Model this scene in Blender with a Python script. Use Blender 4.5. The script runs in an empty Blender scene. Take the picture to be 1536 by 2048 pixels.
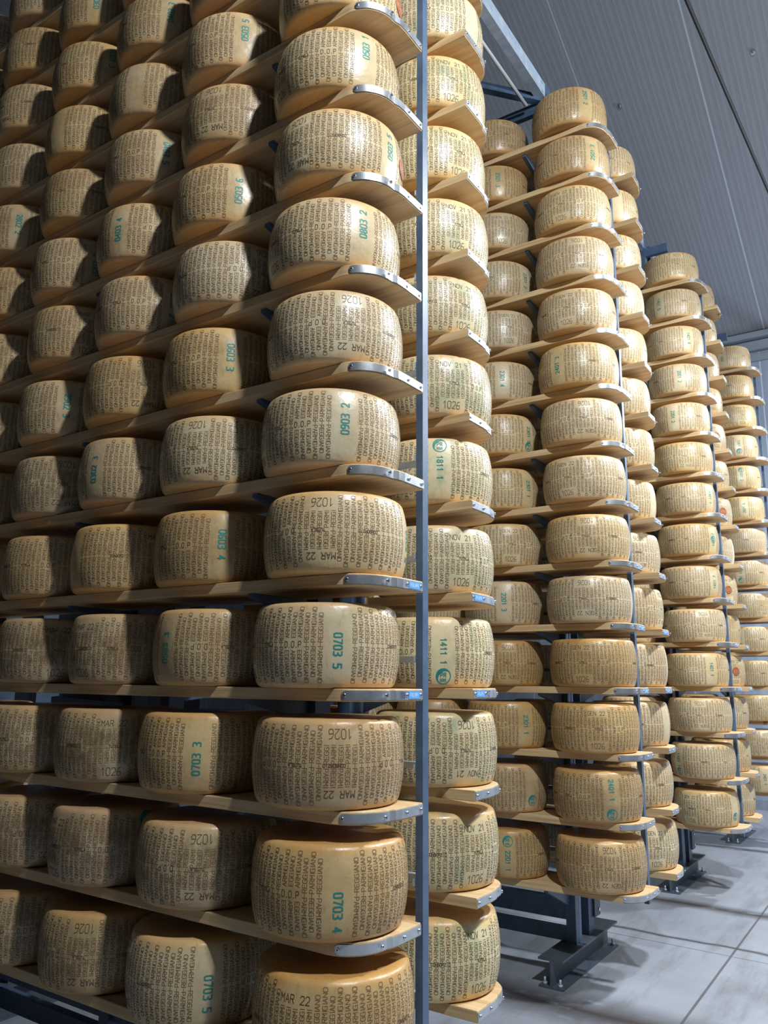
import bpy, bmesh, math, random
from mathutils import Vector, Matrix

C = bpy.context.scene.collection
S = bpy.context.scene
PI = math.pi

# ------------------------------------------------------------------ camera
EYE = 1.54
f_px = 1583.04
pit, yaw, rol = 0.2088, 0.9756, 0.0102
F = Vector((math.sin(yaw)*math.cos(pit), math.cos(yaw)*math.cos(pit), math.sin(pit)))
R0 = Vector((math.cos(yaw), -math.sin(yaw), 0))
U0 = R0.cross(F)
cr, sr = math.cos(rol), math.sin(rol)
RR = R0*cr + U0*sr
UU = U0*cr - R0*sr
cam_d = bpy.data.cameras.new('camera')
cam_d.sensor_fit = 'HORIZONTAL'; cam_d.sensor_width = 36
cam_d.lens = 36*f_px/1536
cam_d.clip_start = 0.05
cam = bpy.data.objects.new('camera', cam_d); C.objects.link(cam)
m = Matrix((RR, UU, -F)).transposed().to_4x4(); m.translation = (0, 0, EYE)
cam.matrix_world = m
S.camera = cam

# ------------------------------------------------------------------ world, lights, exposure
w = bpy.data.worlds.new('world'); S.world = w; w.use_nodes = True
w.node_tree.nodes['Background'].inputs[0].default_value = (0.55, 0.65, 0.8, 1)
w.node_tree.nodes['Background'].inputs[1].default_value = 0.05
S.view_settings.view_transform = 'Standard'; S.view_settings.look = 'None'
S.view_settings.gamma = 1; S.view_settings.use_curve_mapping = False
S.view_settings.exposure = 0.0
LAMPS = [  # x, y, z, power downwards, power all round, size
    (1.00, -0.95, 5.45, 120, 500, 0.20),
    (4.9, -0.9, 5.0, 250, 240, 0.3),
    (8.9, -0.9, 5.0, 240, 230, 0.3),
]

# ------------------------------------------------------------------ materials
def mat(name, col, rough=0.6, metal=0.0, spec=0.5):
    m = bpy.data.materials.new(name); m.use_nodes = True
    b = m.node_tree.nodes['Principled BSDF']
    b.inputs['Base Color'].default_value = (*col, 1)
    b.inputs['Roughness'].default_value = rough
    b.inputs['Metallic'].default_value = metal
    b.inputs['Specular IOR Level'].default_value = spec
    return m
def srgb(r, g, b):
    f = lambda c: (c/255/12.92 if c/255 <= .04045 else ((c/255+.055)/1.055)**2.4)
    return (f(r), f(g), f(b))
class NT:
    def __init__(s, m): s.t = m.node_tree; s.n = s.t.nodes; s.l = s.t.links; s.b = s.n['Principled BSDF']
    def node(s, t, **k):
        n = s.n.new(t)
        for a, v in k.items(): setattr(n, a, v)
        return n
    def link(s, a, b): s.l.new(a, b)
    def coords(s, scale=(1,1,1), rot=(0,0,0), kind='Object', loc=None):
        tc = s.node('ShaderNodeTexCoord'); mp = s.node('ShaderNodeMapping')
        mp.inputs['Scale'].default_value = scale; mp.inputs['Rotation'].default_value = rot
        s.link(tc.outputs[kind], mp.inputs['Vector'])
        if loc is not None: s.link(loc, mp.inputs['Location'])
        return mp.outputs['Vector']
    def noise(s, vec, scale, detail=4, rough=0.55):
        n = s.node('ShaderNodeTexNoise'); n.inputs['Scale'].default_value = scale
        n.inputs['Detail'].default_value = detail; n.inputs['Roughness'].default_value = rough
        s.link(vec, n.inputs['Vector']); return n.outputs['Fac']
    def ramp(s, fac, stops):
        r = s.node('ShaderNodeValToRGB'); e = r.color_ramp.elements
        while len(e) < len(stops): e.new(0.5)
        for q, (p, c) in zip(e, stops):
            q.position = p; q.color = (*c, 1) if len(c) == 3 else c
        s.link(fac, r.inputs['Fac']); return r.outputs['Color']
    def mix(s, fac, a, b, mode='MIX'):
        n = s.node('ShaderNodeMix', data_type='RGBA', blend_type=mode)
        if isinstance(fac, (int, float)): n.inputs[0].default_value = fac
        else: s.link(fac, n.inputs[0])
        for i, v in ((6, a), (7, b)):
            if isinstance(v, tuple): n.inputs[i].default_value = (*v, 1)
            else: s.link(v, n.inputs[i])
        return n.outputs[2]
    def math(s, op, a, b=0.0, clamp=False):
        n = s.node('ShaderNodeMath', operation=op, use_clamp=clamp)
        for i, v in ((0, a), (1, b)):
            if isinstance(v, (int, float)): n.inputs[i].default_value = v
            else: s.link(v, n.inputs[i])
        return n.outputs[0]
    def bump(s, h, strength=0.3, dist=0.002):
        n = s.node('ShaderNodeBump'); n.inputs['Strength'].default_value = strength
        n.inputs['Distance'].default_value = dist
        s.link(h, n.inputs['Height']); s.link(n.outputs['Normal'], s.b.inputs['Normal'])
B3 = ((0,0,0)); W3 = ((1,1,1))

def rind_material(name, base, edge, blotch, dirt=0.0, green=0.0):
    m = mat(name, base, 0.36); t = NT(m)
    oi = t.node('ShaderNodeObjectInfo'); rnd = oi.outputs['Random']
    cb = t.node('ShaderNodeCombineXYZ')
    t.link(t.math('MULTIPLY', rnd, 37.0), cb.inputs[0]); t.link(t.math('MULTIPLY', rnd, 91.0), cb.inputs[1])
    v = t.coords(loc=cb.outputs[0])
    vs = t.coords(scale=(1, 1, .35), loc=cb.outputs[0])
    big = t.noise(v, 7, 5, .6)
    col = t.mix(t.ramp(big, [(.38, B3), (.68, W3)]), base, blotch)
    # the rind is more orange towards its two flat faces
    tc = t.node('ShaderNodeTexCoord'); sp = t.node('ShaderNodeSeparateXYZ'); t.link(tc.outputs['Object'], sp.inputs[0])
    az = t.math('ABSOLUTE', sp.outputs[2])
    az = t.math('ADD', az, t.math('MULTIPLY', t.math('SUBTRACT', t.noise(v, 9, 3), .5), .07))
    col = t.mix(t.math('MULTIPLY', t.ramp(t.math('MULTIPLY', az, 8.0), [(.70, B3), (.96, W3)]), .85), col, edge)
    # a little variation from wheel to wheel
    hsv = t.node('ShaderNodeHueSaturation'); t.link(col, hsv.inputs['Color'])
    t.link(t.math('ADD', t.math('MULTIPLY', rnd, .20), .84), hsv.inputs['Saturation'])
    t.link(t.math('ADD', t.math('MULTIPLY', t.math('FRACT', t.math('MULTIPLY', rnd, 7.31)), .16), .90), hsv.inputs['Value'])
    col = hsv.outputs['Color']
    small = t.noise(vs, 60, 3, .6)
    col = t.mix(t.ramp(small, [(.57, B3), (.75, (.30, .30, .30))]), col, srgb(120, 85, 50))
    if dirt:
        dn = t.math('ADD', t.math('MULTIPLY', t.noise(v, 12, 6, .7), .55), t.math('MULTIPLY', t.noise(vs, 70, 4, .7), .45))
        band = t.ramp(t.math('MULTIPLY', az, 8.0), [(.35, W3), (.95, B3)])
        k = t.math('MULTIPLY', t.ramp(dn, [(.40, B3), (.62, W3)]), dirt, True)
        col = t.mix(t.math('MULTIPLY', k, band), col, srgb(66, 50, 34))
    if green:
        gn = t.noise(vs, 16, 5, .7)
        col = t.mix(t.math('MULTIPLY', t.ramp(gn, [(.52, B3), (.68, W3)]), green), col, srgb(96, 150, 120))
    t.link(col, t.b.inputs['Base Color'])
    h = t.math('ADD', t.noise(v, 45, 4, .6), t.math('MULTIPLY', t.noise(v, 11, 2), 2.0))
    t.bump(h, .30, .004)
    t.link(t.math('ADD', t.math('MULTIPLY', big, .3), .20), t.b.inputs['Roughness'])
    return m
M = {}
M['rind_cream'] = rind_material('rind_cream', srgb(206, 189, 151), srgb(208, 164, 102), srgb(192, 167, 122))
M['rind_amber'] = rind_material('rind_amber', srgb(194, 168, 120), srgb(192, 144, 82), srgb(174, 144, 96))
M['rind_green'] = rind_material('rind_green', srgb(214, 200, 158), srgb(222, 176, 108), srgb(202, 184, 138), green=.45)
M['rind_mould'] = rind_material('rind_mould', srgb(196, 174, 130), srgb(190, 146, 88), srgb(162, 134, 92), dirt=.72)
M['rind_tan'] = rind_material('rind_tan', srgb(198, 174, 130), srgb(200, 154, 94), srgb(178, 148, 102), dirt=.28)
M['ink'] = mat('dotted_imprint', srgb(112, 84, 57), .6)
M['ink_dark'] = mat('branded_imprint', srgb(80, 60, 42), .6)
M['teal'] = mat('teal_stamp_ink', srgb(28, 128, 122), .55)
M['blue_ink'] = mat('blue_marker', srgb(30, 50, 130), .5)
M['white_ink'] = mat('white_print', srgb(220, 232, 245), .5)

m = mat('casein_brown', srgb(150, 84, 48), .55); t = NT(m)
t.link(t.ramp(t.noise(t.coords(), 120, 4), [(.35, srgb(120, 62, 34)), (.65, srgb(186, 118, 74))]), t.b.inputs['Base Color'])
M['casein'] = m

def wood_material(name, a, b, c):
    m = mat(name, a, .55); t = NT(m)
    oi = t.node('ShaderNodeObjectInfo'); cb = t.node('ShaderNodeCombineXYZ')
    t.link(t.math('MULTIPLY', oi.outputs['Random'], 53.0), cb.inputs[0]); t.link(t.math('MULTIPLY', oi.outputs['Random'], 17.0), cb.inputs[1])
    v = t.coords(scale=(22, 1.1, 30), loc=cb.outputs[0])
    g = t.noise(v, 1.6, 6, .6)
    col = t.ramp(g, [(.30, b), (.5, a), (.72, c)])
    fine = t.noise(t.coords(scale=(160, 4, 160)), 1.5, 3)
    col = t.mix(t.ramp(fine, [(.5, B3), (.8, (.25, .25, .25))]), col, srgb(140, 105, 66))
    kn = t.node('ShaderNodeTexVoronoi'); kn.inputs['Scale'].default_value = 1.0
    t.link(t.coords(scale=(3.4, 2.2, 1.5), loc=cb.outputs[0]), kn.inputs['Vector'])
    col = t.mix(t.ramp(kn.outputs['Distance'], [(.035, (.8, .8, .8)), (.075, B3)]), col, srgb(92, 60, 36))
    t.link(col, t.b.inputs['Base Color']); t.bump(g, .15, .002)
    return m
M['wood'] = wood_material('spruce_board', srgb(204, 174, 130), srgb(178, 144, 100), srgb(216, 191, 150))

def steel_material(name, a, b, rough, metal):
    m = mat(name, a, rough, metal); t = NT(m)
    n = t.noise(t.coords(), 14, 6, .65)
    t.link(t.ramp(n, [(.35, a), (.7, b)]), t.b.inputs['Base Color'])
    t.link(t.math('ADD', t.math('MULTIPLY', n, .25), rough-.12), t.b.inputs['Roughness'])
    return m
M['blue_steel'] = steel_material('blue_painted_steel', srgb(64, 85, 110), srgb(80, 101, 128), .42, 0.0)
M['grey_steel'] = steel_material('grey_painted_steel', srgb(72, 84, 96), srgb(88, 98, 108), .45, 0.1)
M['galv'] = steel_material('galvanised_steel', srgb(160, 176, 196), srgb(190, 204, 220), .42, .15)
M['strip'] = steel_material('brushed_strip', srgb(186, 190, 196), srgb(212, 216, 220), .34, .85)
M['screw'] = mat('screw_steel', srgb(220, 222, 226), .25, 1.0)
M['hole'] = mat('screw_socket', srgb(40, 40, 42), .6)
M['tag'] = mat('blue_tag', srgb(88, 160, 228), .4)

# concrete floor
m = mat('polished_concrete', srgb(160, 164, 170), .5); t = NT(m)
v = t.coords()
a = t.noise(v, .8, 8, .65); b = t.noise(t.coords(rot=(0,0,.12), scale=(.5, 2.6, 1)), 1.6, 9, .7)
col = t.ramp(a, [(.3, srgb(128, 133, 142)), (.55, srgb(150, 156, 166)), (.8, srgb(166, 172, 182))])
col = t.mix(t.ramp(b, [(.50, B3), (.70, (.6, .6, .6))]), col, srgb(92, 92, 94))
sp = t.node('ShaderNodeSeparateXYZ'); t.link(v, sp.inputs[0])
X, Y = sp.outputs[0], sp.outputs[1]
wob = t.math('MULTIPLY', t.math('SUBTRACT', t.noise(v, 2.2, 5), .5), .22)
def linemask(coord, pos, wdt):
    d = t.math('ABSOLUTE', t.math('SUBTRACT', coord, pos))
    return t.math('SUBTRACT', 1.0, t.math('DIVIDE', d, wdt, True), True)
# saw-cut joints
j = t.math('MAXIMUM', linemask(Y, 1.12, .008), linemask(t.math('ADD', X, t.math('MULTIPLY', Y, -.04)), 5.22, .005))
j = t.math('MAXIMUM', j, linemask(X, 9.0, .007))
j = t.math('GREATER_THAN', j, .15)
# wheel-track stains running beside each rack
st = None
for (x0, sl, wdt) in ((4.03, 0, .24), (6.26, .0, .13), (8.55, 0, .10), (5.42, .04, .035)):
    q = linemask(t.math('ADD', t.math('ADD', X, t.math('MULTIPLY', Y, -sl)), t.math('MULTIPLY', wob, .5)), x0-1.2*sl, wdt)
    st = q if st is None else t.math('MAXIMUM', st, q)
sn = t.ramp(t.noise(t.coords(scale=(3, .9, 1)), 3.0, 8, .7), [(.30, B3), (.44, W3)])
col = t.mix(t.math('MULTIPLY', t.math('MULTIPLY', st, sn), 1.0), col, srgb(60, 56, 54))
col = t.mix(t.math('MULTIPLY', j, .75), col, srgb(70, 66, 62))
t.link(col, t.b.inputs['Base Color'])
t.link(t.math('ADD', t.math('MULTIPLY', b, .3), .26), t.b.inputs['Roughness'])
t.bump(a, .1, .003)
M['floor'] = m

# ribbed sandwich panels: fine ribs, wider seam every panel.  axis = coordinate that counts ribs
def panel_material(name, a, axis, rib, seam, seam_off, sd=.35):
    m = mat(name, a, .5); t = NT(m)
    v = t.coords(); sp = t.node('ShaderNodeSeparateXYZ'); t.link(v, sp.inputs[0]); c = sp.outputs[axis]
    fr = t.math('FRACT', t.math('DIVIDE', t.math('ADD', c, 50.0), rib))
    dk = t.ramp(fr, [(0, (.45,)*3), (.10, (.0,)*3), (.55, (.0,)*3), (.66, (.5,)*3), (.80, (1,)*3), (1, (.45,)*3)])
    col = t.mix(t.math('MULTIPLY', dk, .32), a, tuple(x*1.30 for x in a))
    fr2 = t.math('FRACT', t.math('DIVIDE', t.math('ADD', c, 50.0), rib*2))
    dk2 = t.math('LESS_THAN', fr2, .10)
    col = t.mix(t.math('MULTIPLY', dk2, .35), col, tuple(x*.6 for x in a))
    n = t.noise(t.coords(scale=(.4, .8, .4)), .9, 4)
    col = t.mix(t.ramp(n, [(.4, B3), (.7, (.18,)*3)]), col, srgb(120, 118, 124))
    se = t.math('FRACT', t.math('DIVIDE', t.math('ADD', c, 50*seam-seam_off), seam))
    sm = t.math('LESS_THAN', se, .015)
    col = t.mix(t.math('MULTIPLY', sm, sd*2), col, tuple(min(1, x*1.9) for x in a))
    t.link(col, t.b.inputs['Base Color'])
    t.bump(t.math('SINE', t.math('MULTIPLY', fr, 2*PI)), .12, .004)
    return m
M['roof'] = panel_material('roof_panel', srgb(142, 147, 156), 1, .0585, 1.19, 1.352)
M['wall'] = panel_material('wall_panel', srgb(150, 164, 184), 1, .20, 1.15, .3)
M['plain'] = mat('plain_panel', srgb(150, 156, 164), .6)
M['dark'] = mat('shade_dark_panel', srgb(34, 38, 46), .6)  # near-black put in for the gloom beyond the racks and to cut wall bounce
M['trim'] = mat('trim_metal', srgb(140, 150, 162), .5)
M['black'] = mat('black_rubber', srgb(18, 18, 22), .6)
M['lamp_shell'] = mat('lamp_shell', srgb(200, 200, 205), .4)

# ------------------------------------------------------------------ mesh helpers
class MB:
    def __init__(s): s.v = []; s.f = []; s.mi = []; s.sm = []
    def add(s, vs, fs, mi=0, smooth=False):
        o = len(s.v); s.v += [tuple(p) for p in vs]
        for f in fs: s.f.append([i+o for i in f]); s.mi.append(mi); s.sm.append(smooth)
    def box(s, x0, x1, y0, y1, z0, z1, mi=0):
        s.add([(x0,y0,z0),(x1,y0,z0),(x1,y1,z0),(x0,y1,z0),(x0,y0,z1),(x1,y0,z1),(x1,y1,z1),(x0,y1,z1)],
              [(0,3,2,1),(4,5,6,7),(0,1,5,4),(1,2,6,5),(2,3,7,6),(3,0,4,7)], mi)
    def prism(s, pts, axis, a0, a1, mi=0, smooth=False):
        """outline pts (2D) extruded along axis from a0 to a1"""
        def P(p, a):
            return {0: (a, p[0], p[1]), 1: (p[0], a, p[1]), 2: (p[0], p[1], a)}[axis]
        n = len(pts)
        s.add([P(p, a0) for p in pts]+[P(p, a1) for p in pts],
              [tuple(range(n))[::-1], tuple(range(n, 2*n))]+[(i, (i+1) % n, n+(i+1) % n, n+i) for i in range(n)], mi, smooth)
    def bar(s, p, q, w, h, mi=0):
        p, q = Vector(p), Vector(q); d = (q-p).normalized()
        side = d.cross(Vector((0,0,1)));
        if side.length < 1e-4: side = Vector((1,0,0))
        side.normalize(); up = side.cross(d)
        vs = []
        for c in (p, q):
            for a, b in ((-1,-1),(1,-1),(1,1),(-1,1)): vs.append(c+side*a*w/2+up*b*h/2)
        s.add(vs, [(0,1,2,3),(7,6,5,4),(0,4,5,1),(1,5,6,2),(2,6,7,3),(3,7,4,0)], mi)
    def cyl(s, p, q, r, n=12, mi=0, r2=None):
        p, q = Vector(p), Vector(q); d = (q-p).normalized(); r2 = r if r2 is None else r2
        a = d.orthogonal().normalized(); b = d.cross(a)
        vs = [c+(a*math.cos(2*PI*i/n)+b*math.sin(2*PI*i/n))*rr for c, rr in ((p, r), (q, r2)) for i in range(n)]
        s.add(vs, [tuple(range(n))[::-1], tuple(range(n, 2*n))], mi)
        o = len(s.v)-2*n
        for i in range(n):
            s.f.append([o+i, o+(i+1) % n, o+n+(i+1) % n, o+n+i]); s.mi.append(mi); s.sm.append(True)
    def mesh(s, name, mats):
        me = bpy.data.meshes.new(name); me.from_pydata(s.v, [], s.f); me.update()
        for mm in mats: me.materials.append(mm)
        me.polygons.foreach_set('material_index', s.mi)
        me.polygons.foreach_set('use_smooth', s.sm)
        return me
    def fix(s, me):
        bm = bmesh.new(); bm.from_mesh(me); bmesh.ops.recalc_face_normals(bm, faces=bm.faces); bm.to_mesh(me); bm.free(); return me
    def build(s, name, mats, parent=None, loc=(0,0,0), fix=True):
        if not isinstance(mats, (list, tuple)): mats = [mats]
        me = s.mesh(name, mats)
        if fix: s.fix(me)
        return link(name, me, parent, loc)
def link(name, me, parent=None, loc=(0,0,0)):
    o = bpy.data.objects.new(name, me); C.objects.link(o); o.location = loc
    if parent: o.parent = parent
    return o
def tag(o, label, cat, group=None):
    o['label'] = label; o['category'] = cat
    if group: o['group'] = group
    return o
def empty(name, loc): return link(name, None, None, loc)
def struct(o): o['kind'] = 'structure'; return o

# ------------------------------------------------------------------ the building
XW = 11.3                                  # far wall
ZJ = EYE+4.72                              # roof height where it meets that wall
SL = 0.4905
XR = -2.0                                  # ridge
ZR = ZJ+SL*(XW-XR)
YF, YB, XL = -6.0, 12.0, -11.0
b = MB(); b.box(XL-.2, XW+.3, YF-.2, YB+.2, -.2, 0); struct(b.build('floor', M['floor']))
def roof_slab(name, xa, za, xb, zb):
    b = MB(); th = .12
    b.add([(xa,YF-.2,za),(xb,YF-.2,zb),(xb,YB+.2,zb),(xa,YB+.2,za),(xa,YF-.2,za+th),(xb,YF-.2,zb+th),(xb,YB+.2,zb+th),(xa,YB+.2,za+th)],
          [(0,3,2,1),(4,5,6,7),(0,1,5,4),(1,2,6,5),(2,3,7,6),(3,0,4,7)])
    return struct(b.build(name, M['roof']))
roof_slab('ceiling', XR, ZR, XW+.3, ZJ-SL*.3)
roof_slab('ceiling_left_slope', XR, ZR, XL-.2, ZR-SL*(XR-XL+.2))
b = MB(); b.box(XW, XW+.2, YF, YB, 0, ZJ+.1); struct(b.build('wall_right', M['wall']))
b = MB(); b.box(XL-.2, XL, YF, YB, 0, ZR-SL*(XR-XL)+.1); struct(b.build('wall_left', M['dark']))
for nm, ya, yb in (('wall_front', YF-.2, YF), ('wall_back', YB, YB+.2)):
    b = MB(); b.prism([(XL, 0), (XW, 0), (XW, ZJ), (XR, ZR), (XL, ZR-SL*(XR-XL))], 1, ya, yb)
    struct(b.build(nm, M['dark']))
b = MB()
b.box(XW-.10, XW, YF, YB, ZJ-.26, ZJ-.13); b.box(XW-.05, XW, YF, YB, ZJ-.40, ZJ-.30); b.box(XW-.16, XW, YF, YB, ZJ-.10, ZJ-.02)
struct(b.build('trim_1', M['trim']))
b = MB(); b.box(XW-.03, XW, YF, YB, 0, .12); struct(b.build('baseboard_right', M['trim']))
# two dark cables stretched level across the hall
for i, (p, q, lb) in enumerate((((-3, 1.13, EYE+4.25), (XW, .536, EYE+4.25), 'thin black cable stretched level under the sloping ribbed ceiling, right'),
                 ((-3, 4.75, EYE+4.35), (XW, 4.95, EYE+4.35), 'thin black cable high in the dark ceiling corner above the left racks'))):
    b = MB(); b.cyl(p, q, .013, 8); tag(b.build('ceiling_cable', M['black']), lb, 'cable')
# small fixings seen on the ceiling panels
def roof_z(x): return ZJ-SL*(x-XW)
for (x, y, lb) in ((7.924, 2.20, 'small round fixing on the ceiling above the second rack'), (7.907, .811, 'small round fixing on the ceiling near the right edge, beyond the black cable')):
    z = roof_z(x); b = MB(); b.cyl((x, y, z+.01), (x-.012, y, z-.03), .022, 12); b.cyl((x-.012, y, z-.03), (x-.016, y, z-.045), .012, 10)
    tag(b.build('ceiling_fixing', M['screw']), lb, 'bolt', 'ceiling fixings')

# lamps
for i, (x, y, z, p, p2, s) in enumerate(LAMPS):
    if p2:
        ld = bpy.data.lights.new('hall_lamp_globe', 'POINT'); ld.shadow_soft_size = s/2; ld.energy = p2; ld.color = (0.90, 0.955, 1.0)
        lo = bpy.data.objects.new('hall_lamp_globe', ld); C.objects.link(lo); lo.location = (x, y, z-.13)
    ld = bpy.data.lights.new('hall_lamp', 'AREA'); ld.shape = 'DISK'; ld.size = s; ld.energy = p
    ld.color = (0.90, 0.955, 1.0); ld.spread = PI
    lo = bpy.data.objects.new('hall_lamp_light', ld); C.objects.link(lo); lo.location = (x, y, z)
    b = MB(); b.cyl((x, y, z+.01), (x, y, z+.07), s*.5, 20, 0, s*.3); b.cyl((x, y, z+.5), (x, y, roof_z(x)), .012, 8)
    tag(b.build('pendant_lamp', M['lamp_shell']), ['round pendant lamp over the corridor beside the nearest rack', 'round pendant lamp over the corridor before the second rack', 'round pendant lamp over the corridor before the fourth rack'][i], 'lamp')

# ------------------------------------------------------------------ stroke lettering
G = {  # strokes in a 1 x 1 box
 'P': [(0,0,0,1),(0,1,.8,1),(.8,1,1,.8),(1,.8,1,.6),(1,.6,.8,.45),(.8,.45,0,.45)],
 'A': [(0,0,.5,1),(.5,1,1,0),(.2,.35,.8,.35)],
 'R': [(0,0,0,1),(0,1,.85,1),(.85,1,1,.75),(1,.75,.85,.5),(.85,.5,0,.5),(.5,.5,1,0)],
 'M': [(0,0,0,1),(0,1,.5,.45),(.5,.45,1,1),(1,1,1,0)],
 'I': [(.5,0,.5,1)],
 'G': [(1,.85,.8,1),(.8,1,.2,1),(.2,1,0,.8),(0,.8,0,.2),(0,.2,.2,0),(.2,0,.9,0),(1,0,1,.5),(1,.5,.55,.5)],
 'N': [(0,0,0,1),(0,1,1,0),(1,0,1,1)],
 'O': [(.2,0,.8,0),(.8,0,1,.2),(1,.2,1,.8),(1,.8,.8,1),(.8,1,.2,1),(.2,1,0,.8),(0,.8,0,.2),(0,.2,.2,0)],
 'E': [(1,0,0,0),(0,0,0,1),(0,1,1,1),(0,.5,.8,.5)],
 'C': [(1,.8,.8,1),(.8,1,.2,1),(.2,1,0,.8),(0,.8,0,.2),(0,.2,.2,0),(.2,0,.8,0),(.8,0,1,.2)],
 'S': [(1,.85,.8,1),(.8,1,.15,1),(.15,1,0,.8),(0,.8,.15,.55),(.15,.55,.85,.45),(.85,.45,1,.2),(1,.2,.85,0),(.85,0,0,.05)],
 'Z': [(0,1,1,1),(1,1,0,0),(0,0,1,0)],
 'D': [(0,0,0,1),(0,1,.7,1),(.7,1,1,.75),(1,.75,1,.25),(1,.25,.7,0),(.7,0,0,0)],
 'T': [(.5,0,.5,1),(0,1,1,1)], 'U': [(0,1,0,.2),(0,.2,.2,0),(.2,0,.8,0),(.8,0,1,.2),(1,.2,1,1)],
 'V': [(0,1,.5,0),(.5,0,1,1)], 'L': [(0,1,0,0),(0,0,1,0)], 'F': [(0,0,0,1),(0,1,1,1),(0,.5,.8,.5)],
 '-': [(.1,.5,.9,.5)], '.': [(.4,0,.6,0)], ' ': [],
 '0': [(.2,0,.8,0),(.8,0,1,.2),(1,.2,1,.8),(1,.8,.8,1),(.8,1,.2,1),(.2,1,0,.8),(0,.8,0,.2),(0,.2,.2,0)],
 '1': [(.2,.75,.6,1),(.6,1,.6,0)], '2': [(0,.8,.2,1),(.2,1,.8,1),(.8,1,1,.8),(1,.8,.95,.55),(.95,.55,0,0),(0,0,1,0)],
 '3': [(0,1,.8,1),(.8,1,1,.8),(1,.8,.75,.53),(.35,.53,.75,.53),(.75,.53,1,.25),(1,.25,.8,0),(.8,0,0,0)],
 '4': [(.75,0,.75,1),(.75,1,0,.3),(0,.3,1,.3)], '5': [(1,1,.1,1),(.1,1,.05,.55),(.05,.55,.75,.6),(.75,.6,1,.4),(1,.4,1,.2),(1,.2,.75,0),(.75,0,0,.03)],
 '6': [(.9,1,.3,.95),(.3,.95,0,.55),(0,.55,0,.15),(0,.15,.2,0),(.2,0,.8,0),(.8,0,1,.2),(1,.2,.85,.5),(.85,.5,0,.45)],
 '7': [(0,1,1,1),(1,1,.4,0)], '8': [(.2,0,.8,0),(.8,0,1,.25),(1,.25,.8,.52),(.8,.52,.2,.52),(.2,.52,0,.25),(0,.25,.2,0),(.2,.52,.05,.78),(.05,.78,.25,1),(.25,1,.75,1),(.75,1,.95,.78),(.95,.78,.8,.52)],
 '9': [(.1,0,.7,.05),(.7,.05,1,.45),(1,.45,1,.85),(1,.85,.8,1),(.8,1,.2,1),(.2,1,0,.8),(0,.8,.15,.5),(.15,.5,1,.55)],
}
PROP = ('PARMIGIANO', 'REGGIANO', 'PARMI', 'REGGI', ' ARMIGIANO', ' EGGIANO', ' ARMI', ' EGGI')
def strokes(text, adv, gw, gh, x0, y0, sw):
    """stroke segments -> quads (4 points each) in a flat a,b plane"""
    out = []; prop = text in PROP; ox = x0-adv
    for i, ch in enumerate(text):
        ox += adv*(.62 if prop and i and text[i-1] == 'I' else 1.04 if prop else 1)
        if prop and ch == 'I': ox -= adv*.18
        for (ax, ay, bx, by) in G[ch]:
            a = Vector((ox+ax*gw, y0+ay*gh)); c = Vector((ox+bx*gw, y0+by*gh))
            d = c-a
            if d.length < 1e-6: continue
            d.normalize(); n = Vector((-d.y, d.x))*sw/2; e = d*sw*.35
            out.append((a-e-n, c+e-n, c+e+n, a-e+n))
    return out

# ------------------------------------------------------------------ cheese wheels
WR, WH = .232, .250
def wr(z):                                  # barrel radius at height z (0 = mid-height)
    s = abs(z)/(WH/2)
    r = WR*(1-.085*s**2.3)
    c = WH/2-abs(z)
    if c < .016: r -= .016-math.sqrt(max(0, .016**2-(.016-c)**2))
    return r
def wpt(th, z, off=0.0): r = wr(z)+off; return (r*math.cos(th), r*math.sin(th), z)
zs = [-WH/2+q for q in (0, .0012, .0045, .009, .016)]+[-WH/2+.016+(WH-.032)*i/12 for i in range(1, 12)]+[WH/2-q for q in (.016, .009, .0045, .0012, 0)]
def body(b, n=144):
    ring = [[wpt(2*PI*i/n, z) for i in range(n)] for z in zs]
    hh = WH/2
    for k, (rr, dz) in enumerate(((.92, 0.0), (.55, -.002), (.08, -.002))):
        r = wr(hh)*rr; ring.append([(r*math.cos(2*PI*i/n), r*math.sin(2*PI*i/n), hh+dz) for i in range(n)])
    for k, (rr, dz) in enumerate(((.92, 0), (.08, 0))):
        r = wr(hh)*rr; ring.insert(0, [(r*math.cos(2*PI*i/n), r*math.sin(2*PI*i/n), -hh+dz) for i in range(n)])
    vs = [p for q in ring for p in q]; fs = []
    for k in range(len(ring)-1):
        for i in range(n): fs.append((k*n+i, k*n+(i+1) % n, (k+1)*n+(i+1) % n, (k+1)*n+i))
    fs.append(tuple(range(n))[::-1]); fs.append(tuple(range((len(ring)-1)*n, len(ring)*n)))
    b.add(vs, fs, 0, True)
NCOL = 71
def on_wheel(b, quads, th0, z0, mode, mi, off=.00025):
    """mode: 'h' upright, 'u' reads upward, 'd' reads downward"""
    for q in quads:
        vs = []
        for p in q:
            if mode == 'h': th, z = th0+p.x/WR, z0+p.y
            elif mode == 'u': th, z = th0-p.y/WR, z0+p.x
            else: th, z = th0+p.y/WR, z0-p.x
            vs.append(wpt(th, z, off))
        b.add(vs, [(0, 1, 2, 3)], mi, False)
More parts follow.
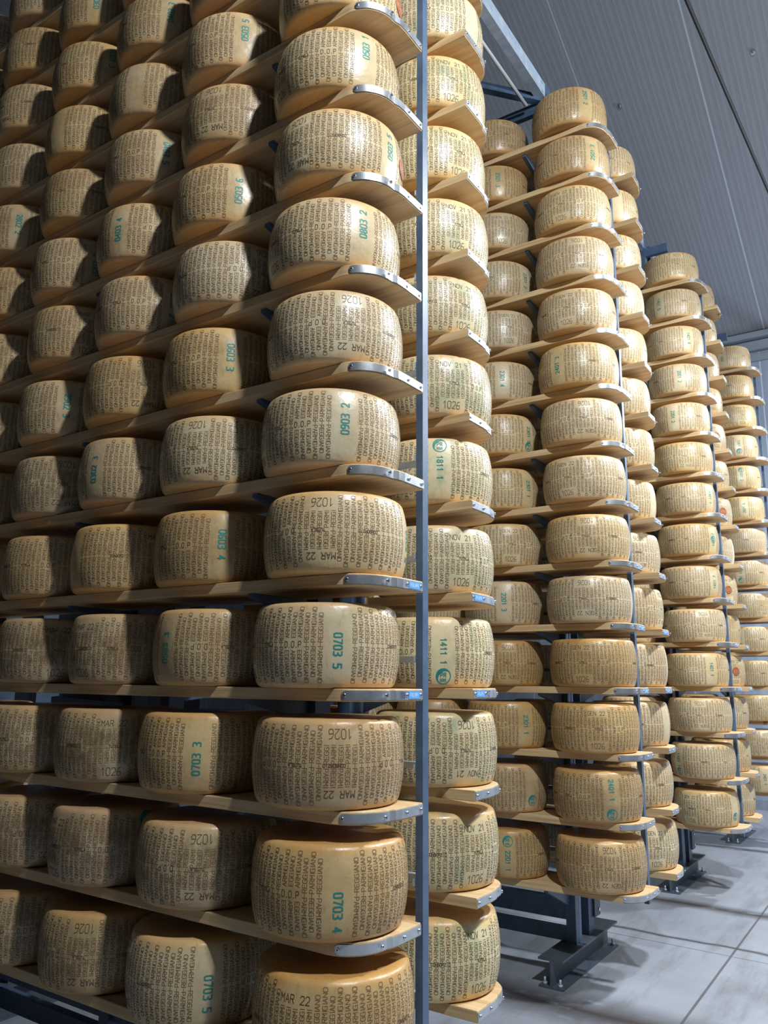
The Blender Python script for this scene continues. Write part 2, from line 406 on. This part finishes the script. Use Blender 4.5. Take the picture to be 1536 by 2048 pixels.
def wheel_mesh(name, date, rind, seed=0):
    rnd = random.Random(seed)
    b = MB(); body(b)
    adv, gw, gh, sw = .0114, .0089, .0126, .0019
    step = 2*PI/NCOL
    wins = (math.radians(88), math.radians(-88))
    mids = [('CONSORZIO', 52), ('TUTELA', 90), ('D.O.P', 116), ('CONSORZIO', 171), ('TUTELA', 209), ('D.O.P', 234), ('CONSORZIO', -84), ('TUTELA', -56), ('D.O.P', -33)]
    for i in range(NCOL):
        th = (i+.5)*step; th = th-2*PI if th > PI else th
        if abs(th) < math.radians(11): continue          # blank band that takes the teal stamp
        win = date and min(abs(th-w) for w in wins) < math.radians(11.5)
        up, dn = ('PARMIGIANO', 'REGGIANO') if i % 2 else ('REGGIANO', 'PARMIGIANO')
        if win: up, dn = up[:5], dn[:5]
        dth = gh/2/WR
        sh = rnd.uniform(-.002, .002)
        under = any(abs((th-math.radians(dg)+PI) % (2*PI)-PI) < (len(tx)*.0037+.004)/WR for tx, dg in mids)
        if under and any(abs((th-math.radians(dg)+PI) % (2*PI)-PI) < .022/WR for tx, dg in mids if tx == 'D.O.P'): up, dn = ' '+up[1:], ' '+dn[1:]
        on_wheel(b, strokes(up, adv, gw, gh, .006, 0, sw), th+dth, sh, 'u', 1)
        on_wheel(b, strokes(dn, adv, gw, gh, .006, 0, sw), th-dth, sh, 'd', 1)
        if not under: on_wheel(b, strokes('-', adv, gw, gh, -.004, 0, sw), th+dth, sh, 'u', 1)
    for (tx, dg) in mids:
        k = len(tx); aw = .0072 if tx != 'D.O.P' else .0110; g2 = .0056 if tx != 'D.O.P' else .0085; h2 = .0082 if tx != 'D.O.P' else .0170
        on_wheel(b, strokes(tx, aw, g2, h2, -k*aw/2, -h2/2, .0018), math.radians(dg), 0, 'h', 2, .0005)
    if date:
        for wd in wins:
            on_wheel(b, strokes(date, .0155, .0115, .019, -len(date)*.0155/2, 0, .0021), wd, .068, 'h', 2, .0005)
            on_wheel(b, strokes('1026', .0185, .0135, .026, -.036, 0, .0021), wd, -.098, 'h', 2, .0005)
    return b.mesh(name, [rind, M['ink'], M['ink_dark']])
def stamp_mesh(text, mode, z0, seal_z, size=1.0):
    b = MB(); seal = seal_z is not None
    if text:
        adv = .0175*size; L = len(text)*adv
        x0 = z0-L/2 if mode == 'u' else -z0-L/2
        gh = .024*size
        on_wheel(b, strokes(text, adv, .0115*size, gh, x0, -gh/2, .0042*size), 0, 0, mode, 0, .0007)
    if seal:
        n = 28; vs = []; fs = []
        for i in range(n+1):
            a = 2*PI*i/n
            ro = .028; ri = .028-(.0035+.010*max(0, math.cos(a-2.3)))
            for r_ in (ri, ro): vs.append(wpt(r_*math.cos(a)/WR, seal_z+r_*math.sin(a), .0006))
        for i in range(n): fs.append((2*i, 2*i+1, 2*i+3, 2*i+2))
        b.add(vs, fs)
        on_wheel(b, strokes('PR', .012, .008, .014, -.010, -.002, .0028), 0, seal_z, 'h', 0, .0007)
        for k in range(4): on_wheel(b, [(Vector((-.012+.006*k, -.018)), Vector((-.008+.006*k, -.018)), Vector((-.008+.006*k, -.008+.002*(k % 2))), Vector((-.012+.006*k, -.008)))], 0, seal_z, 'h', 0, .0007)
    return b.mesh('date_stamp' if text else 'round_seal', [M['teal']])
def casein_mesh():
    b = MB(); n = 28; r0 = .036
    rings = [(r0, .0006), (r0, .0030), (r0*.86, .0036), (r0*.8, .0028), (r0*.4, .0030), (.0005, .0032)]
    vs = [wpt(r_*math.cos(2*PI*i/n)/WR, r_*math.sin(2*PI*i/n), o) for (r_, o) in rings for i in range(n)]
    fs = [(k*n+i, k*n+(i+1) % n, (k+1)*n+(i+1) % n, (k+1)*n+i) for k in range(len(rings)-1) for i in range(n)]
    b.add(vs, fs, 0, True)
    for tx, z in (('CFPR', .012), ('1026', -.022)): on_wheel(b, strokes(tx, .011, .008, .010, -.021, 0, .0018), 0, z, 'h', 0, .0040)
    return b.mesh('casein_disc', [M['casein']])
CASEIN = casein_mesh()
WM = {}
def wheel_variant(date, rind):
    k = (date, rind)
    if k not in WM: WM[k] = wheel_mesh('cheese_wheel', date, M[rind], len(WM))
    return WM[k]

P = .335; Z0 = EYE-.0449; TH = .036
LV = list(range(-3, 11))
ORD = ['first', 'second', 'third', 'fourth', 'fifth', 'sixth', 'seventh', 'eighth', 'ninth', 'tenth', 'eleventh', 'twelfth', 'thirteenth', 'lowest']
def lvl_name(k): return ['top', *ORD[1:13], 'lowest'][10-k]
def shelf_top(k): return Z0+k*P+TH/2
ROWN = {'A': "left row of nearest rack", 'B': "right row of nearest rack", 'C': "left row of second rack", 'D': "right row of second rack",
        'E': "left row of third rack", 'F': "right row of third rack", 'G': "left row of farthest rack"}
GRP = {r: 'cheese wheels in the '+n for r, n in ROWN.items()}
rack_x = {'A': 1.866, 'B': 1.866, 'C': 4.158, 'D': 4.158, 'E': 6.459, 'F': 6.459, 'G': 8.760}
rack_y = {'A': 1.311, 'B': 1.311, 'C': 1.270, 'D': 1.270, 'E': 1.216, 'F': 1.216, 'G': 1.160}
ROW2 = .628; SW = .292
def row_x(r): return rack_x[r]+(ROW2 if r in 'BDF' else 0)

# feature angles given as the wheel-face position -1 (left edge) .. 1 (right edge) turned towards the corridor corner
VIEW = Vector((0, 0))
def wheel(r, k, c, x, y, face=0.0, flip=False, date='', stamp=None, mode='d', z=0.0, seal=None, casein=None, feature='band', rind='rind_cream', size=1.0, ink=None):
    """face: where the feature (stamp band, date window or D.O.P) sits as seen from the corridor entrance"""
    ang = math.atan2(VIEW.y-y, VIEW.x-x)+math.asin(max(-.99, min(.99, face)))
    loc = {'band': 0, 'win': 88, 'win2': -88, 'dop': -33, 'plain': 150}[feature]
    loc = math.radians(loc)
    me = wheel_variant(date, rind)
    o = link('cheese_wheel', me, None, (x, y, shelf_top(k)+WH/2+.0005))
    if flip: o.rotation_euler = (PI, 0, ang+loc)
    else: o.rotation_euler = (0, 0, ang-loc)
    if stamp or seal is not None:
        if flip: z = -z; mode = 'u' if mode == 'd' else 'd'; mode = {'u': 'd', 'd': 'u'}[mode]
        if stamp:
            s = link('date_stamp', stamp_mesh(stamp, mode, z, None, size), o); s['label'] = 'teal ink stamp '+stamp
        if seal is not None:
            s = link('round_seal', stamp_mesh(None, mode, 0, seal*(-1 if flip else 1)), o); s['label'] = 'round teal seal with a thick crescent'
    if casein is not None:
        a2 = math.atan2(VIEW.y-y, VIEW.x-x)+math.asin(casein)
        s = link('casein_disc', CASEIN, o); s.rotation_euler = (0, 0, (o.rotation_euler.z-a2) if flip else (a2-o.rotation_euler.z)); s['label'] = 'round brown casein disc'
    what = {'rind_cream': 'pale', 'rind_amber': 'amber', 'rind_green': 'greenish', 'rind_mould': 'mouldy', 'rind_tan': 'tan'}[rind]
    pos = 'front' if c == 0 else ORD[c]
    lab = '%s cheese wheel%s, %s on %s shelf%s, %s' % (what, (' stamped '+stamp) if stamp and (r, k, c) in SP else '', pos, lvl_name(k), '' if k in (10, -3) else ' down', ROWN[r])
    tag(o, lab, 'cheese wheel', GRP[r])
    return o

YC = [1.56, 2.08, 2.56, 3.04, 3.52, 4.0]
SP = {
 # nearest rack, left row: (level, column) -> look
 ('A',10,0): {}, ('A',8,0): dict(face=.2, feature='dop'),
 ('A',7,0): dict(face=.2, feature='win', casein=.93),
 ('A',6,0): dict(face=.42, stamp='0503 1', mode='u', z=.05, rind='rind_cream', date='MAR 22'),
 ('A',5,0): dict(face=.76, flip=True, date='MAR 22', stamp='0503 5', mode='d', z=.03, casein=.96),
 ('A',4,0): dict(face=.40, stamp='0803 2', mode='u', z=.03, date='MAR 22'),
 ('A',3,0): dict(face=.22, feature='win', flip=True, date='MAR 22', stamp='0703 3', mode='d'),
 ('A',2,0): dict(face=.18, stamp='0903 2', mode='u', z=.02, date='MAR 22'),
 ('A',1,0): dict(face=-.2, feature='win', flip=True, date='MAR 22', stamp='0405 5', mode='u', z=-.02),
 ('A',0,0): dict(face=.14, stamp='0703 5', mode='d', z=-.02, date='MAR 22', rind='rind_cream'),
 ('A',-1,0): dict(face=.14, feature='win2', flip=True, date='MAR 22', stamp='0703 3', mode='u', rind='rind_tan'),
 ('A',-2,0): dict(face=.10, stamp='0703 4', mode='d', z=-.045, date='MAR 22', rind='rind_amber'),
 ('A',-3,0): dict(face=-.45, feature='win', date='MAR 22', rind='rind_amber'),
 ('A',7,1): dict(face=.05, stamp='0503 5', mode='u', z=.03, rind='rind_tan'),
 ('A',6,1): dict(face=-.5, feature='win', flip=True, date='MAR 22', rind='rind_tan'),
 ('A',5,1): dict(face=.08, stamp='0503 6', mode='u', z=.0, rind='rind_tan'),
 ('A',4,1): dict(face=.45, feature='win', flip=True, date='MAR 22', stamp='0503 4', mode='d', rind='rind_cream'),
 ('A',3,1): dict(face=.05, stamp='0603 3', mode='d', rind='rind_tan'),
 ('A',2,1): dict(face=-.45, feature='win', flip=True, date='MAR 22', rind='rind_cream'),
 ('A',1,1): dict(face=.02, stamp='0603 4', mode='d', rind='rind_tan'),
 ('A',0,1): dict(face=.6, feature='win2', flip=True, date='MAR 22', stamp='0503 3', mode='d', rind='rind_tan'),
 ('A',-1,1): dict(face=-.15, stamp='0703 3', mode='u', z=-.01, date='MAR 22', rind='rind_amber'),
 ('A',-2,1): dict(face=-.1, feature='win', flip=True, date='MAR 22', rind='rind_mould'),
 ('A',-3,1): dict(face=.12, stamp='0703 5', mode='u', z=-.02, flip=True, date='MAR 22', rind='rind_cream'),
 ('A',8,2): dict(face=-.05, stamp='0403 3', mode='u', z=.02, rind='rind_tan'),
 ('A',7,2): dict(face=.0, feature='dop', flip=True, rind='rind_tan', date='MAR 22'),
 ('A',6,2): dict(face=.05, stamp='0403 5', mode='d', rind='rind_tan'),
 ('A',5,2): dict(face=-.1, feature='dop', flip=True, stamp='0403 4', mode='d', rind='rind_tan'),
 ('A',4,2): dict(face=.3, stamp='0302 2', mode='d', rind='rind_tan'),
 ('A',3,2): dict(face=.0, feature='win', flip=True, date='MAR 22', rind='rind_tan'),
 ('A',2,2): dict(face=-.72, stamp='0302 3', mode='u', rind='rind_amber', date='MAR 22'),
 ('A',1,2): dict(face=.4, feature='win', date='MAR 22', rind='rind_tan'),
 ('A',0,2): dict(face=.1, feature='dop', date='MAR 22', rind='rind_mould'),
 ('A',-1,2): dict(face=-.1, feature='win', date='MAR 22', rind='rind_mould'),
 ('A',-2,2): dict(face=.45, stamp='0701 1', mode='d', seal=.09, date='MAR 22', rind='rind_mould'),
 ('A',-3,2): dict(face=-.35, feature='win', flip=True, date='MAR 22', rind='rind_mould'),
 ('A',9,3): dict(face=-.3, stamp='0303 3', mode='u', rind='rind_tan'),
 ('A',8,3): dict(face=.1, stamp='0203 3', mode='d', rind='rind_tan', z=.03),
 ('A',7,3): dict(face=.6, feature='win', rind='rind_tan', date='MAR 22'),
 ('A',5,3): dict(face=.15, stamp='0203 2', mode='u', rind='rind_tan'),
 ('A',4,3): dict(face=.05, feature='win', date='MAR 22', rind='rind_tan'),
 ('A',3,3): dict(face=-.15, stamp='2902 3', mode='d', rind='rind_tan'),
 ('A',2,3): dict(face=-.1, feature='win', flip=True, date='MAR 22', rind='rind_mould'),
 ('A',1,3): dict(face=.35, stamp='2902 4', mode='d', rind='rind_amber'),
 ('A',0,3): dict(face=.0, feature='win', date='MAR 22', rind='rind_mould'),
 ('A',5,4): dict(face=.1, feature='win', date='MAR 22', rind='rind_tan'),
 ('A',6,4): dict(face=-.3, stamp='2802 2', mode='d', rind='rind_tan'),
 ('A',-1,3): dict(face=.3, stamp='0603 2', mode='d', seal=-.07, date='MAR 22', rind='rind_mould'),
 ('A',-2,3): dict(face=.2, feature='win', flip=True, date='MAR 22', rind='rind_mould'),
 ('A',-3,3): dict(face=.5, stamp='0603 1', mode='u', seal=-.06, date='MAR 22', rind='rind_mould'),
 # nearest rack, right row
 ('B',0,0): dict(face=.16, stamp='1411 1', mode='d', seal=-.085, z=.0, size=.9),
 ('B',1,0): dict(face=.45, feature='win', date='NOV 21'),
 ('B',2,0): dict(face=.10, stamp='1811 1', mode='d', seal=.09, z=.0, size=.9),
 ('B',3,0): dict(face=.30, feature='win', date='NOV 21', seal=.085),
 ('B',4,0): dict(face=.55, feature='win', date='NOV 21'),
 ('B',5,0): dict(face=.42, feature='win', date='NOV 21'),
 ('B',6,0): dict(face=.5, feature='win', date='NOV 21'),
 ('B',7,0): dict(face=.35, feature='win', date='NOV 21'),
 ('B',8,0): dict(face=.3, feature='dop', date='NOV 21'),
 ('B',-1,0): dict(face=.5, feature='win', flip=True, date='NOV 21'),
 ('B',-2,0): dict(face=.62, feature='win', date='NOV 21', seal=.085),
 ('B',-3,0): dict(face=.66, feature='win', date='NOV 21'),
 ('B',1,1): dict(face=.3, seal=-.05, date='NOV 21'),
 # second rack, left row
 ('C',10,0): dict(face=.45, stamp='2501 2', mode='d', z=.03),
 ('C',9,0): dict(face=.55, stamp='2501 3', mode='u', z=.0),
 ('C',8,0): dict(face=-.3, feature='win', date='GEN 22'),
 ('C',7,0): dict(face=.1, feature='win', flip=True, date='GEN 22'),
 ('C',6,0): dict(face=-.25, feature='win', date='GEN 22'),
 ('C',5,0): dict(face=-.5, stamp='2401 3', mode='u'),
 ('C',4,0): dict(face=.1, feature='win', flip=True, date='GEN 22', stamp='2401 3', mode='d'),
 ('C',3,0): dict(face=-.4, feature='win', date='GEN 22', seal=-.03),
 ('C',2,0): dict(face=.0, feature='win', flip=True, date='GEN 22'),
 ('C',1,0): dict(face=-.1, feature='win', flip=True, date='GEN 22'),
 ('C',0,0): dict(face=-.25, feature='win', date='GEN 22', stamp='2401 2', mode='d'),
 ('C',-1,0): dict(face=.05, feature='win', date='GEN 22'),
 ('C',-2,0): dict(face=.30, stamp='2401 1', mode='d', seal=-.08, z=.035, date='GEN 22', rind='rind_tan'),
 ('C',-3,0): dict(face=.2, feature='win', flip=True, date='GEN 22', rind='rind_tan'),
 ('C',9,1): dict(face=.1, stamp='2301 3', mode='d'),
 ('C',8,1): dict(face=.2, feature='win', date='GEN 22'),
 ('C',7,1): dict(face=.75, stamp='2301 2', mode='d'),
 ('C',6,1): dict(face=.3, feature='win', date='GEN 22'),
 ('C',5,1): dict(face=.1, stamp='2301 4', mode='d'),
 ('C',4,1): dict(face=.75, stamp='2301 5', mode='d', seal=-.07),
 ('C',3,1): dict(face=.7, stamp='2301 1', mode='d'),
 ('C',2,1): dict(face=.2, feature='win', date='GEN 22'),
 ('C',1,1): dict(face=.0, stamp='2201 3', mode='d'),
 ('C',0,1): dict(face=.1, feature='win', flip=True, date='GEN 22'),
 ('C',-1,1): dict(face=.45, stamp='2301 1', mode='d', rind='rind_amber'),
 ('C',-2,1): dict(face=.6, stamp=None, seal=-.06, rind='rind_tan'),
 ('C',-3,1): dict(face=.0, stamp='2201 1', mode='d', seal=.07, z=-.03, rind='rind_amber'),
 # third rack
 ('E',0,0): dict(face=.45, stamp='1401 1', mode='d'), ('E',3,0): dict(face=.8, stamp='1401 2', mode='u', seal=.0),
 ('E',2,0): dict(face=.75, stamp='1401 3', mode='u'), ('E',8,0): dict(face=.5, stamp='1401 4', mode='d'),
 ('E',9,0): dict(face=-.45, stamp='1401 5', mode='d'), ('E',4,0): dict(face=.8, stamp='1301 1', mode='d'),
 ('E',-2,0): dict(face=-.75, stamp='1101 1', mode='d', seal=-.08), ('E',-3,0): dict(face=.85, seal=-.05, date='GEN 22'),
 ('E',5,0): dict(face=.1, feature='win', flip=True, date='GEN 22'), ('E',1,0): dict(face=.3, feature='win', flip=True, date='GEN 22'),
 ('E',-1,0): dict(face=.0, feature='win', flip=True, date='GEN 22', rind='rind_cream'),
 ('G',7,0): dict(face=.2, stamp='1001 1', mode='d', seal=-.06), ('G',6,0): dict(face=.2, stamp='1001 2', mode='d', seal=.07),
 ('G',3,0): dict(face=-.2, stamp='1001 3', mode='d', seal=-.08), ('G',1,0): dict(face=-.45, stamp='1001 4', mode='d', seal=-.09), ('G',0,0): dict(face=-.5, stamp='1001 5', mode='d', seal=.09),
}
AY = {0: {0:1.578,-1:1.558,-2:1.541,-3:1.521,1:1.55,2:1.578,3:1.574,4:1.585,5:1.577,6:1.594,7:1.587},
      1: {0:2.048,-1:2.082,-2:2.054,-3:2.071,1:2.078,2:2.073,3:2.093,4:2.071,5:2.109,6:2.085,7:2.110,8:2.093},
      2: {0:2.52,-1:2.55,-2:2.53,-3:2.54,1:2.555,2:2.55,3:2.565,4:2.54,5:2.575,6:2.56,7:2.582,8:2.565},
      3: {0:2.99,-1:3.02,-2:3.0,-3:3.01,1:3.025,2:3.02,3:3.035,4:3.01,5:3.05,6:3.03,7:3.048,8:3.04,9:3.04}}
rng = random.Random(5)
NC = {'A': 6, 'B': 2, 'C': 4, 'D': 2, 'E': 2, 'F': 2, 'G': 2}
for r in 'ABCDEFG':
    for k in LV:
        for c in range(NC[r]):
            dy = rng.uniform(-.006, .006); dx = rng.uniform(-.004, .004)
            y = YC[c]+dy-(0 if r in 'AB' else .03)
            if c == 0 and r not in 'A': y = {'B': 1.555, 'C': 1.525, 'D': 1.53, 'E': 1.50, 'F': 1.50, 'G': 1.47}[r]+dy
            if r in 'EF' and c > 0: y -= .02
            if r == 'A' and c in AY: y = AY[c].get(k, YC[c]+.015 if c else 1.59)
            if r == 'A' and c == 4: y = 3.528+dy
            if r == 'A' and c == 5: y = 4.012+dy
            x = row_x(r)+SW/2+dx+(.004 if r in 'BDF' else 0)
            d = SP.get((r, k, c))
            if d is None:
                ft = rng.choice(['band', 'win', 'win', 'dop', 'plain', 'plain'])
                d = dict(face=rng.uniform(-.6, .6), feature=ft, flip=rng.random() < .5)
                d['date'] = {'A': 'MAR 22', 'B': 'NOV 21'}.get(r, 'GEN 22')
                if ft == 'band': d['stamp'] = '%02d%s %d' % (rng.randint(10, 28), {'A': '02', 'B': '11'}.get(r, '01'), rng.randint(1, 6)); d['mode'] = rng.choice('ud')
                if r == 'F' and k in (0, 2, 4, 6) and c == 0: d = dict(face=.68, feature='win', date='GEN 22', casein=.68)
            d = dict(d); d.setdefault('rind', {'A': 'rind_tan' if c else 'rind_cream', 'B': 'rind_green', 'C': 'rind_amber' if k > 8 else ('rind_cream' if k > 0 else 'rind_amber'), 'D': 'rind_cream', 'E': 'rind_cream', 'F': 'rind_cream', 'G': 'rind_cream'}[r])
            if r == 'A' and c >= 3 and k < 2: d['rind'] = d.get('rind', 'rind_mould')
            wheel(r, k, c, x, y, **d)

# ------------------------------------------------------------------ shelf boards with steel end strips
R_ = .125
def outline(L, mirror):
    pts = [(SW, 0), (SW, L), (0, L), (0, R_)]
    for i in range(1, 25):
        a = PI+i/24*PI/2
        pts.append((R_+R_*math.cos(a), R_+R_*math.sin(a)*.92+(-.08*R_ if 0 else 0)))
    pts[-1] = (R_, R_*.08)
    pts.insert(len(pts), (R_+.02, R_*.02)); pts.append((R_+.05, 0))
    if mirror: pts = [(SW-x, y) for x, y in pts]
    return pts
def strip_path(mirror, s=.045):
    pts = []
    for i in range(5, 31):
        a = PI+i/30*PI/2; pts.append((R_+R_*math.cos(a), R_+R_*math.sin(a)*.92))
    pts += [(R_+.02, R_*.02), (R_+.05, 0), (SW-.002, 0)]
    if mirror: pts = [(SW-x, y) for x, y in pts]
    return pts
def board_mesh(L, mirror):
    b = MB(); o = outline(L, mirror); b.prism(o, 2, -TH/2, TH/2)
    me = b.mesh('shelf_board', [M['wood']]); b.fix(me)
    bm = bmesh.new(); bm.from_mesh(me)
    es = [e for e in bm.edges if abs(e.verts[0].co.z-e.verts[1].co.z) < 1e-6]
    bmesh.ops.bevel(bm, geom=es, offset=.0025, segments=2, affect='EDGES', profile=.5)
    bm.to_mesh(me); bm.free(); return me
def strip_mesh(mirror):
    pts = strip_path(mirror); n = len(pts); b = MB(); t_, h = .003, .0265
    V = [Vector(p) for p in pts]; nor = []
    for i in range(n):
        d = (V[min(i+1, n-1)]-V[max(i-1, 0)]).normalized(); q = Vector((d.y, -d.x))
        c = Vector((SW/2, .3)); q = -q if (V[i]-c).dot(q) < 0 else q
        nor.append(q)
    vs = []
    for i in range(n):
        hh = h/2*(.55 if i == 0 else .9 if i == 1 else 1)
        for off, z in ((.0003, -hh), (t_, -hh), (t_, hh), (.0003, hh)):
            p = V[i]+nor[i]*off; vs.append((p.x, p.y, z))
    fs = [(0, 1, 2, 3), ((n-1)*4+3, (n-1)*4+2, (n-1)*4+1, (n-1)*4)]
    for i in range(n-1):
        for j in range(4): fs.append((i*4+j, i*4+(j+1) % 4, (i+1)*4+(j+1) % 4, (i+1)*4+j))
    b.add(vs, fs, 0, False); me = b.mesh('end_strip', [M['strip']]); b.fix(me); return me
def screw_mesh():
    b = MB(); b.cyl((0, 0, 0), (0, -.0035, 0), .0062, 14, 0, .0048); b.cyl((0, -.0036, 0), (0, -.0039, 0), .0024, 8, 1)
    me = b.mesh('screw', [M['screw'], M['hole']]); b.fix(me); return me
SCREW = screw_mesh()
def tag_mesh():
    b = MB(); b.box(-.032, .032, -.0012, 0, -.0105, .0105)
    for q in strokes('FILIPPI', .0066, .0044, .010, -.0225, -.005, .0016):
        b.add([(p.x, -.0018, p.y) for p in q], [(0, 1, 2, 3)], 1)
    return b.mesh('blue_tag', [M['tag'], M['white_ink']])
TAG = tag_mesh()
def mark_mesh(tx):
    b = MB()
    for q in strokes(tx, .012, .008, .018, -.012, -.009, .0022): b.add([(p.x, -.0018, p.y) for p in q], [(0, 1, 2, 3)], 0)
    return b.mesh('marker_number', [M['blue_ink']])
BL = {'A': 2.95, 'B': 1.10, 'C': 2.0, 'D': 1.10, 'E': 1.10, 'F': 1.10, 'G': 1.10}
BM = {r: board_mesh(BL[r], r in 'BDF') for r in BL}
SM = {False: strip_mesh(False), True: strip_mesh(True)}
for r in 'ABCDEFG':
    mir = r in 'BDF'
    sx = lambda x: SW-x if mir else x
    for k in LV:
        dy = rng.uniform(-.006, .006) if k else 0
        o = link('shelf_board', BM[r], None, (row_x(r), rack_y[r]+dy, Z0+k*P))
        tg = k in (0, 1)
        tag(o, '%swooden shelf board, %s, %s' % ('blue-tagged ' if tg else '', 'topmost' if k == 10 else ('lowest' if k == -3 else ORD[10-k]+' from top'), ROWN[r]), 'shelf board', 'shelf boards in the '+ROWN[r])
        s = link('end_strip', SM[mir], o)
        s['label'] = 'bent steel end strip'
        for (px, py, rz) in ((.0075, .0880, -1.22), (.098, .0065, -.22), (.200, 0, 0), (.278, 0, 0)):
            if mir: rz = -rz
            q = link('screw', SCREW, o)
            nx, ny = math.sin(rz), -math.cos(rz)
            q.location = (sx(px)+nx*.003, py+ny*.003, 0); q.rotation_euler = (0, 0, rz)
        if tg:
            q = link('blue_tag', TAG, s, (sx(.240), -.003, 0)); q['label'] = 'small light blue tag with white print'
        if k == 0 and r in 'AB':
            q = link('marker_number', mark_mesh('18' if r == 'A' else '12'), s, (sx(.178), -.003, 0)); q['label'] = 'handwritten blue number'

# ------------------------------------------------------------------ rack frames
def ibeam(b, x0, x1, yc, z0, h=.14, w=.135, tf=.010, tw=.009):
    b.box(x0, x1, yc-w/2, yc+w/2, z0, z0+tf); b.box(x0, x1, yc-w/2, yc+w/2, z0+h-tf, z0+h); b.box(x0, x1, yc-tw/2, yc+tw/2, z0+tf, z0+h-tf)
FN = {'C': 'second', 'A': 'nearest', 'E': 'third', 'G': 'farthest'}
ZT = EYE+4.02
for r in 'ACEG':
    xl, y0 = rack_x[r], rack_y[r]
    root = empty('rack_frame', (xl+.46, y0+.45, 0))
    tag(root, 'blue-grey steel frame carrying the shelves of the %s cheese rack' % FN[r], 'rack frame', 'steel rack frames')
    ox, oy = -(xl+.46), -(y0+.45)
    yend = y0+BL[r]
    def part(b, name, mt):
        for i, p in enumerate(b.v): b.v[i] = (p[0]+ox, p[1]+oy, p[2])
        return b.build(name, mt, root)
    yfs = [1.765-(0 if r == 'A' else .02)]
    if BL[r] > 1.5: yfs.append(yfs[0]+.968)
    if BL[r] > 2.5: yfs.append(yfs[0]+1.945)
    for yf in yfs:
        b = MB(); ibeam(b, xl+.03, xl+.90, yf+.03, 0); ft = part(b, 'foot_beam', M['grey_steel'])
        for (bx, by) in ((xl+.055, yf-.012), (xl+.055, yf+.072), (xl+.875, yf-.012), (xl+.875, yf+.072)):
            b = MB(); b.cyl((bx, by, .01), (bx, by, .045), .006, 8); b.cyl((bx, by, .01), (bx, by, .022), .012, 6)
            for i, p in enumerate(b.v): b.v[i] = (p[0]+ox, p[1]+oy, p[2])
            b.build('anchor_bolt', M['galv'], ft)
        for xu in (.33, .53):
            b = MB(); b.box(xl+xu, xl+xu+.085, yf, yf+.055, .14, ZT); part(b, 'upright', M['blue_steel'])
        if yf == yfs[0]:
            b = MB(); b.box(xl+.60, xl+.69, yf-.012, yf-.004, .22, .36); q = part(b, 'bolt_plate', M['grey_steel'])
            for zz in (.25, .33):
                b = MB(); b.cyl((xl+.67, yf-.012, zz), (xl+.67, yf-.016, zz), .010, 12)
                for i, p in enumerate(b.v): b.v[i] = (p[0]+ox, p[1]+oy, p[2])
                b.build('bolt_head', M['screw'], q)
        for k in LV:
            zb = Z0+k*P-TH/2
            dp = (.078 if yf == yfs[0] else .045) if k > -3 else .15
            for sgn in (0, 1):
                fx = (lambda x: xl+x) if sgn == 0 else (lambda x: xl+.92-x)
                b = MB(); b.prism([(fx(.345), zb-.001), (fx(.03), zb-.001), (fx(.03), zb-.014), (fx(.345), zb-dp)], 1, yf+.029, yf+.053)
                part(b, 'shelf_arm', M['blue_steel'])
    # end posts and the back-stop rails that run behind the wheels
    yp = y0+.022 if r == 'A' else y0+.070
    b = MB(); b.box(xl+.332, xl+.366, yp, yp+.026, Z0-3*P-.085, Z0+10*P+(.02 if r != 'A' else .1)); part(b, 'end_post', M['blue_steel'])
    for k in LV:
        z = Z0+k*P+.112
        b = MB(); b.box(xl+.334, xl+.404, yp+.026, yp+.036, z-.010, z+.010); b.box(xl+.392, xl+.410, yp+.036, yfs[0], z-.010, z+.010); b.box(xl+.392, xl+.410, yfs[0]+.055, yend, z-.010, z+.010)
        part(b, 'back_stop_rail', M['galv'])
    for (za, zc) in ((.255, .365), (.115+.03, .215)):
        b = MB(); b.box(xl+.345, xl+.385, yfs[0]+.055, yend+.2, za, zc); part(b, 'lower_rail', M['blue_steel'])
    b = MB(); b.box(xl+.345, xl+.385, y0+.33, yend+.2, ZT-.20, ZT-.12)
    part(b, 'top_rail', M['blue_steel'])

# ------------------------------------------------------------------ tie beams between rack tops
zt = ZT-.075
ties = [(-.6, rack_x['A']+.33, 'left of the nearest rack'), (rack_x['A']+.615, rack_x['C']+.33, 'between the nearest and second racks'),
        (rack_x['C']+.615, rack_x['E']+.33, 'between the second and third racks'), (rack_x['E']+.615, rack_x['G']+.33, 'between the third and farthest racks')]
for (xa, xb, nm) in ties:
    root = empty('tie_beam', (xa, 1.745, zt))
    tag(root, 'galvanised steel tie beam and braces high up '+nm, 'beam', 'tie beams across the rack tops')
    L = xb-xa
    b = MB(); b.box(0, L, 0, .006, -.05, .06); b.box(0, L, .006, .06, -.05, -.044); b.box(0, L, .006, .06, .054, .06)
    for xx in (.05, L-.05):
        for zz in (-.03, .035): b.cyl((xx, 0, zz), (xx, -.008, zz), .009, 8)
    b.build('channel_beam', M['galv'], root)
    b = MB(); b.bar((L+.02, .03, -.045), (L-2.0, 1.75, -.045), .05, .05); b.build('diagonal_brace', M['blue_steel'], root)
    b = MB(); b.cyl((-.0, .12, -.09), (L-.05, .12, -.09), .012, 10); b.cyl((L*.52, .12, -.09), (L*.53, .12, -.09), .016, 10)
    b.build('conduit', M['lamp_shell'], root)
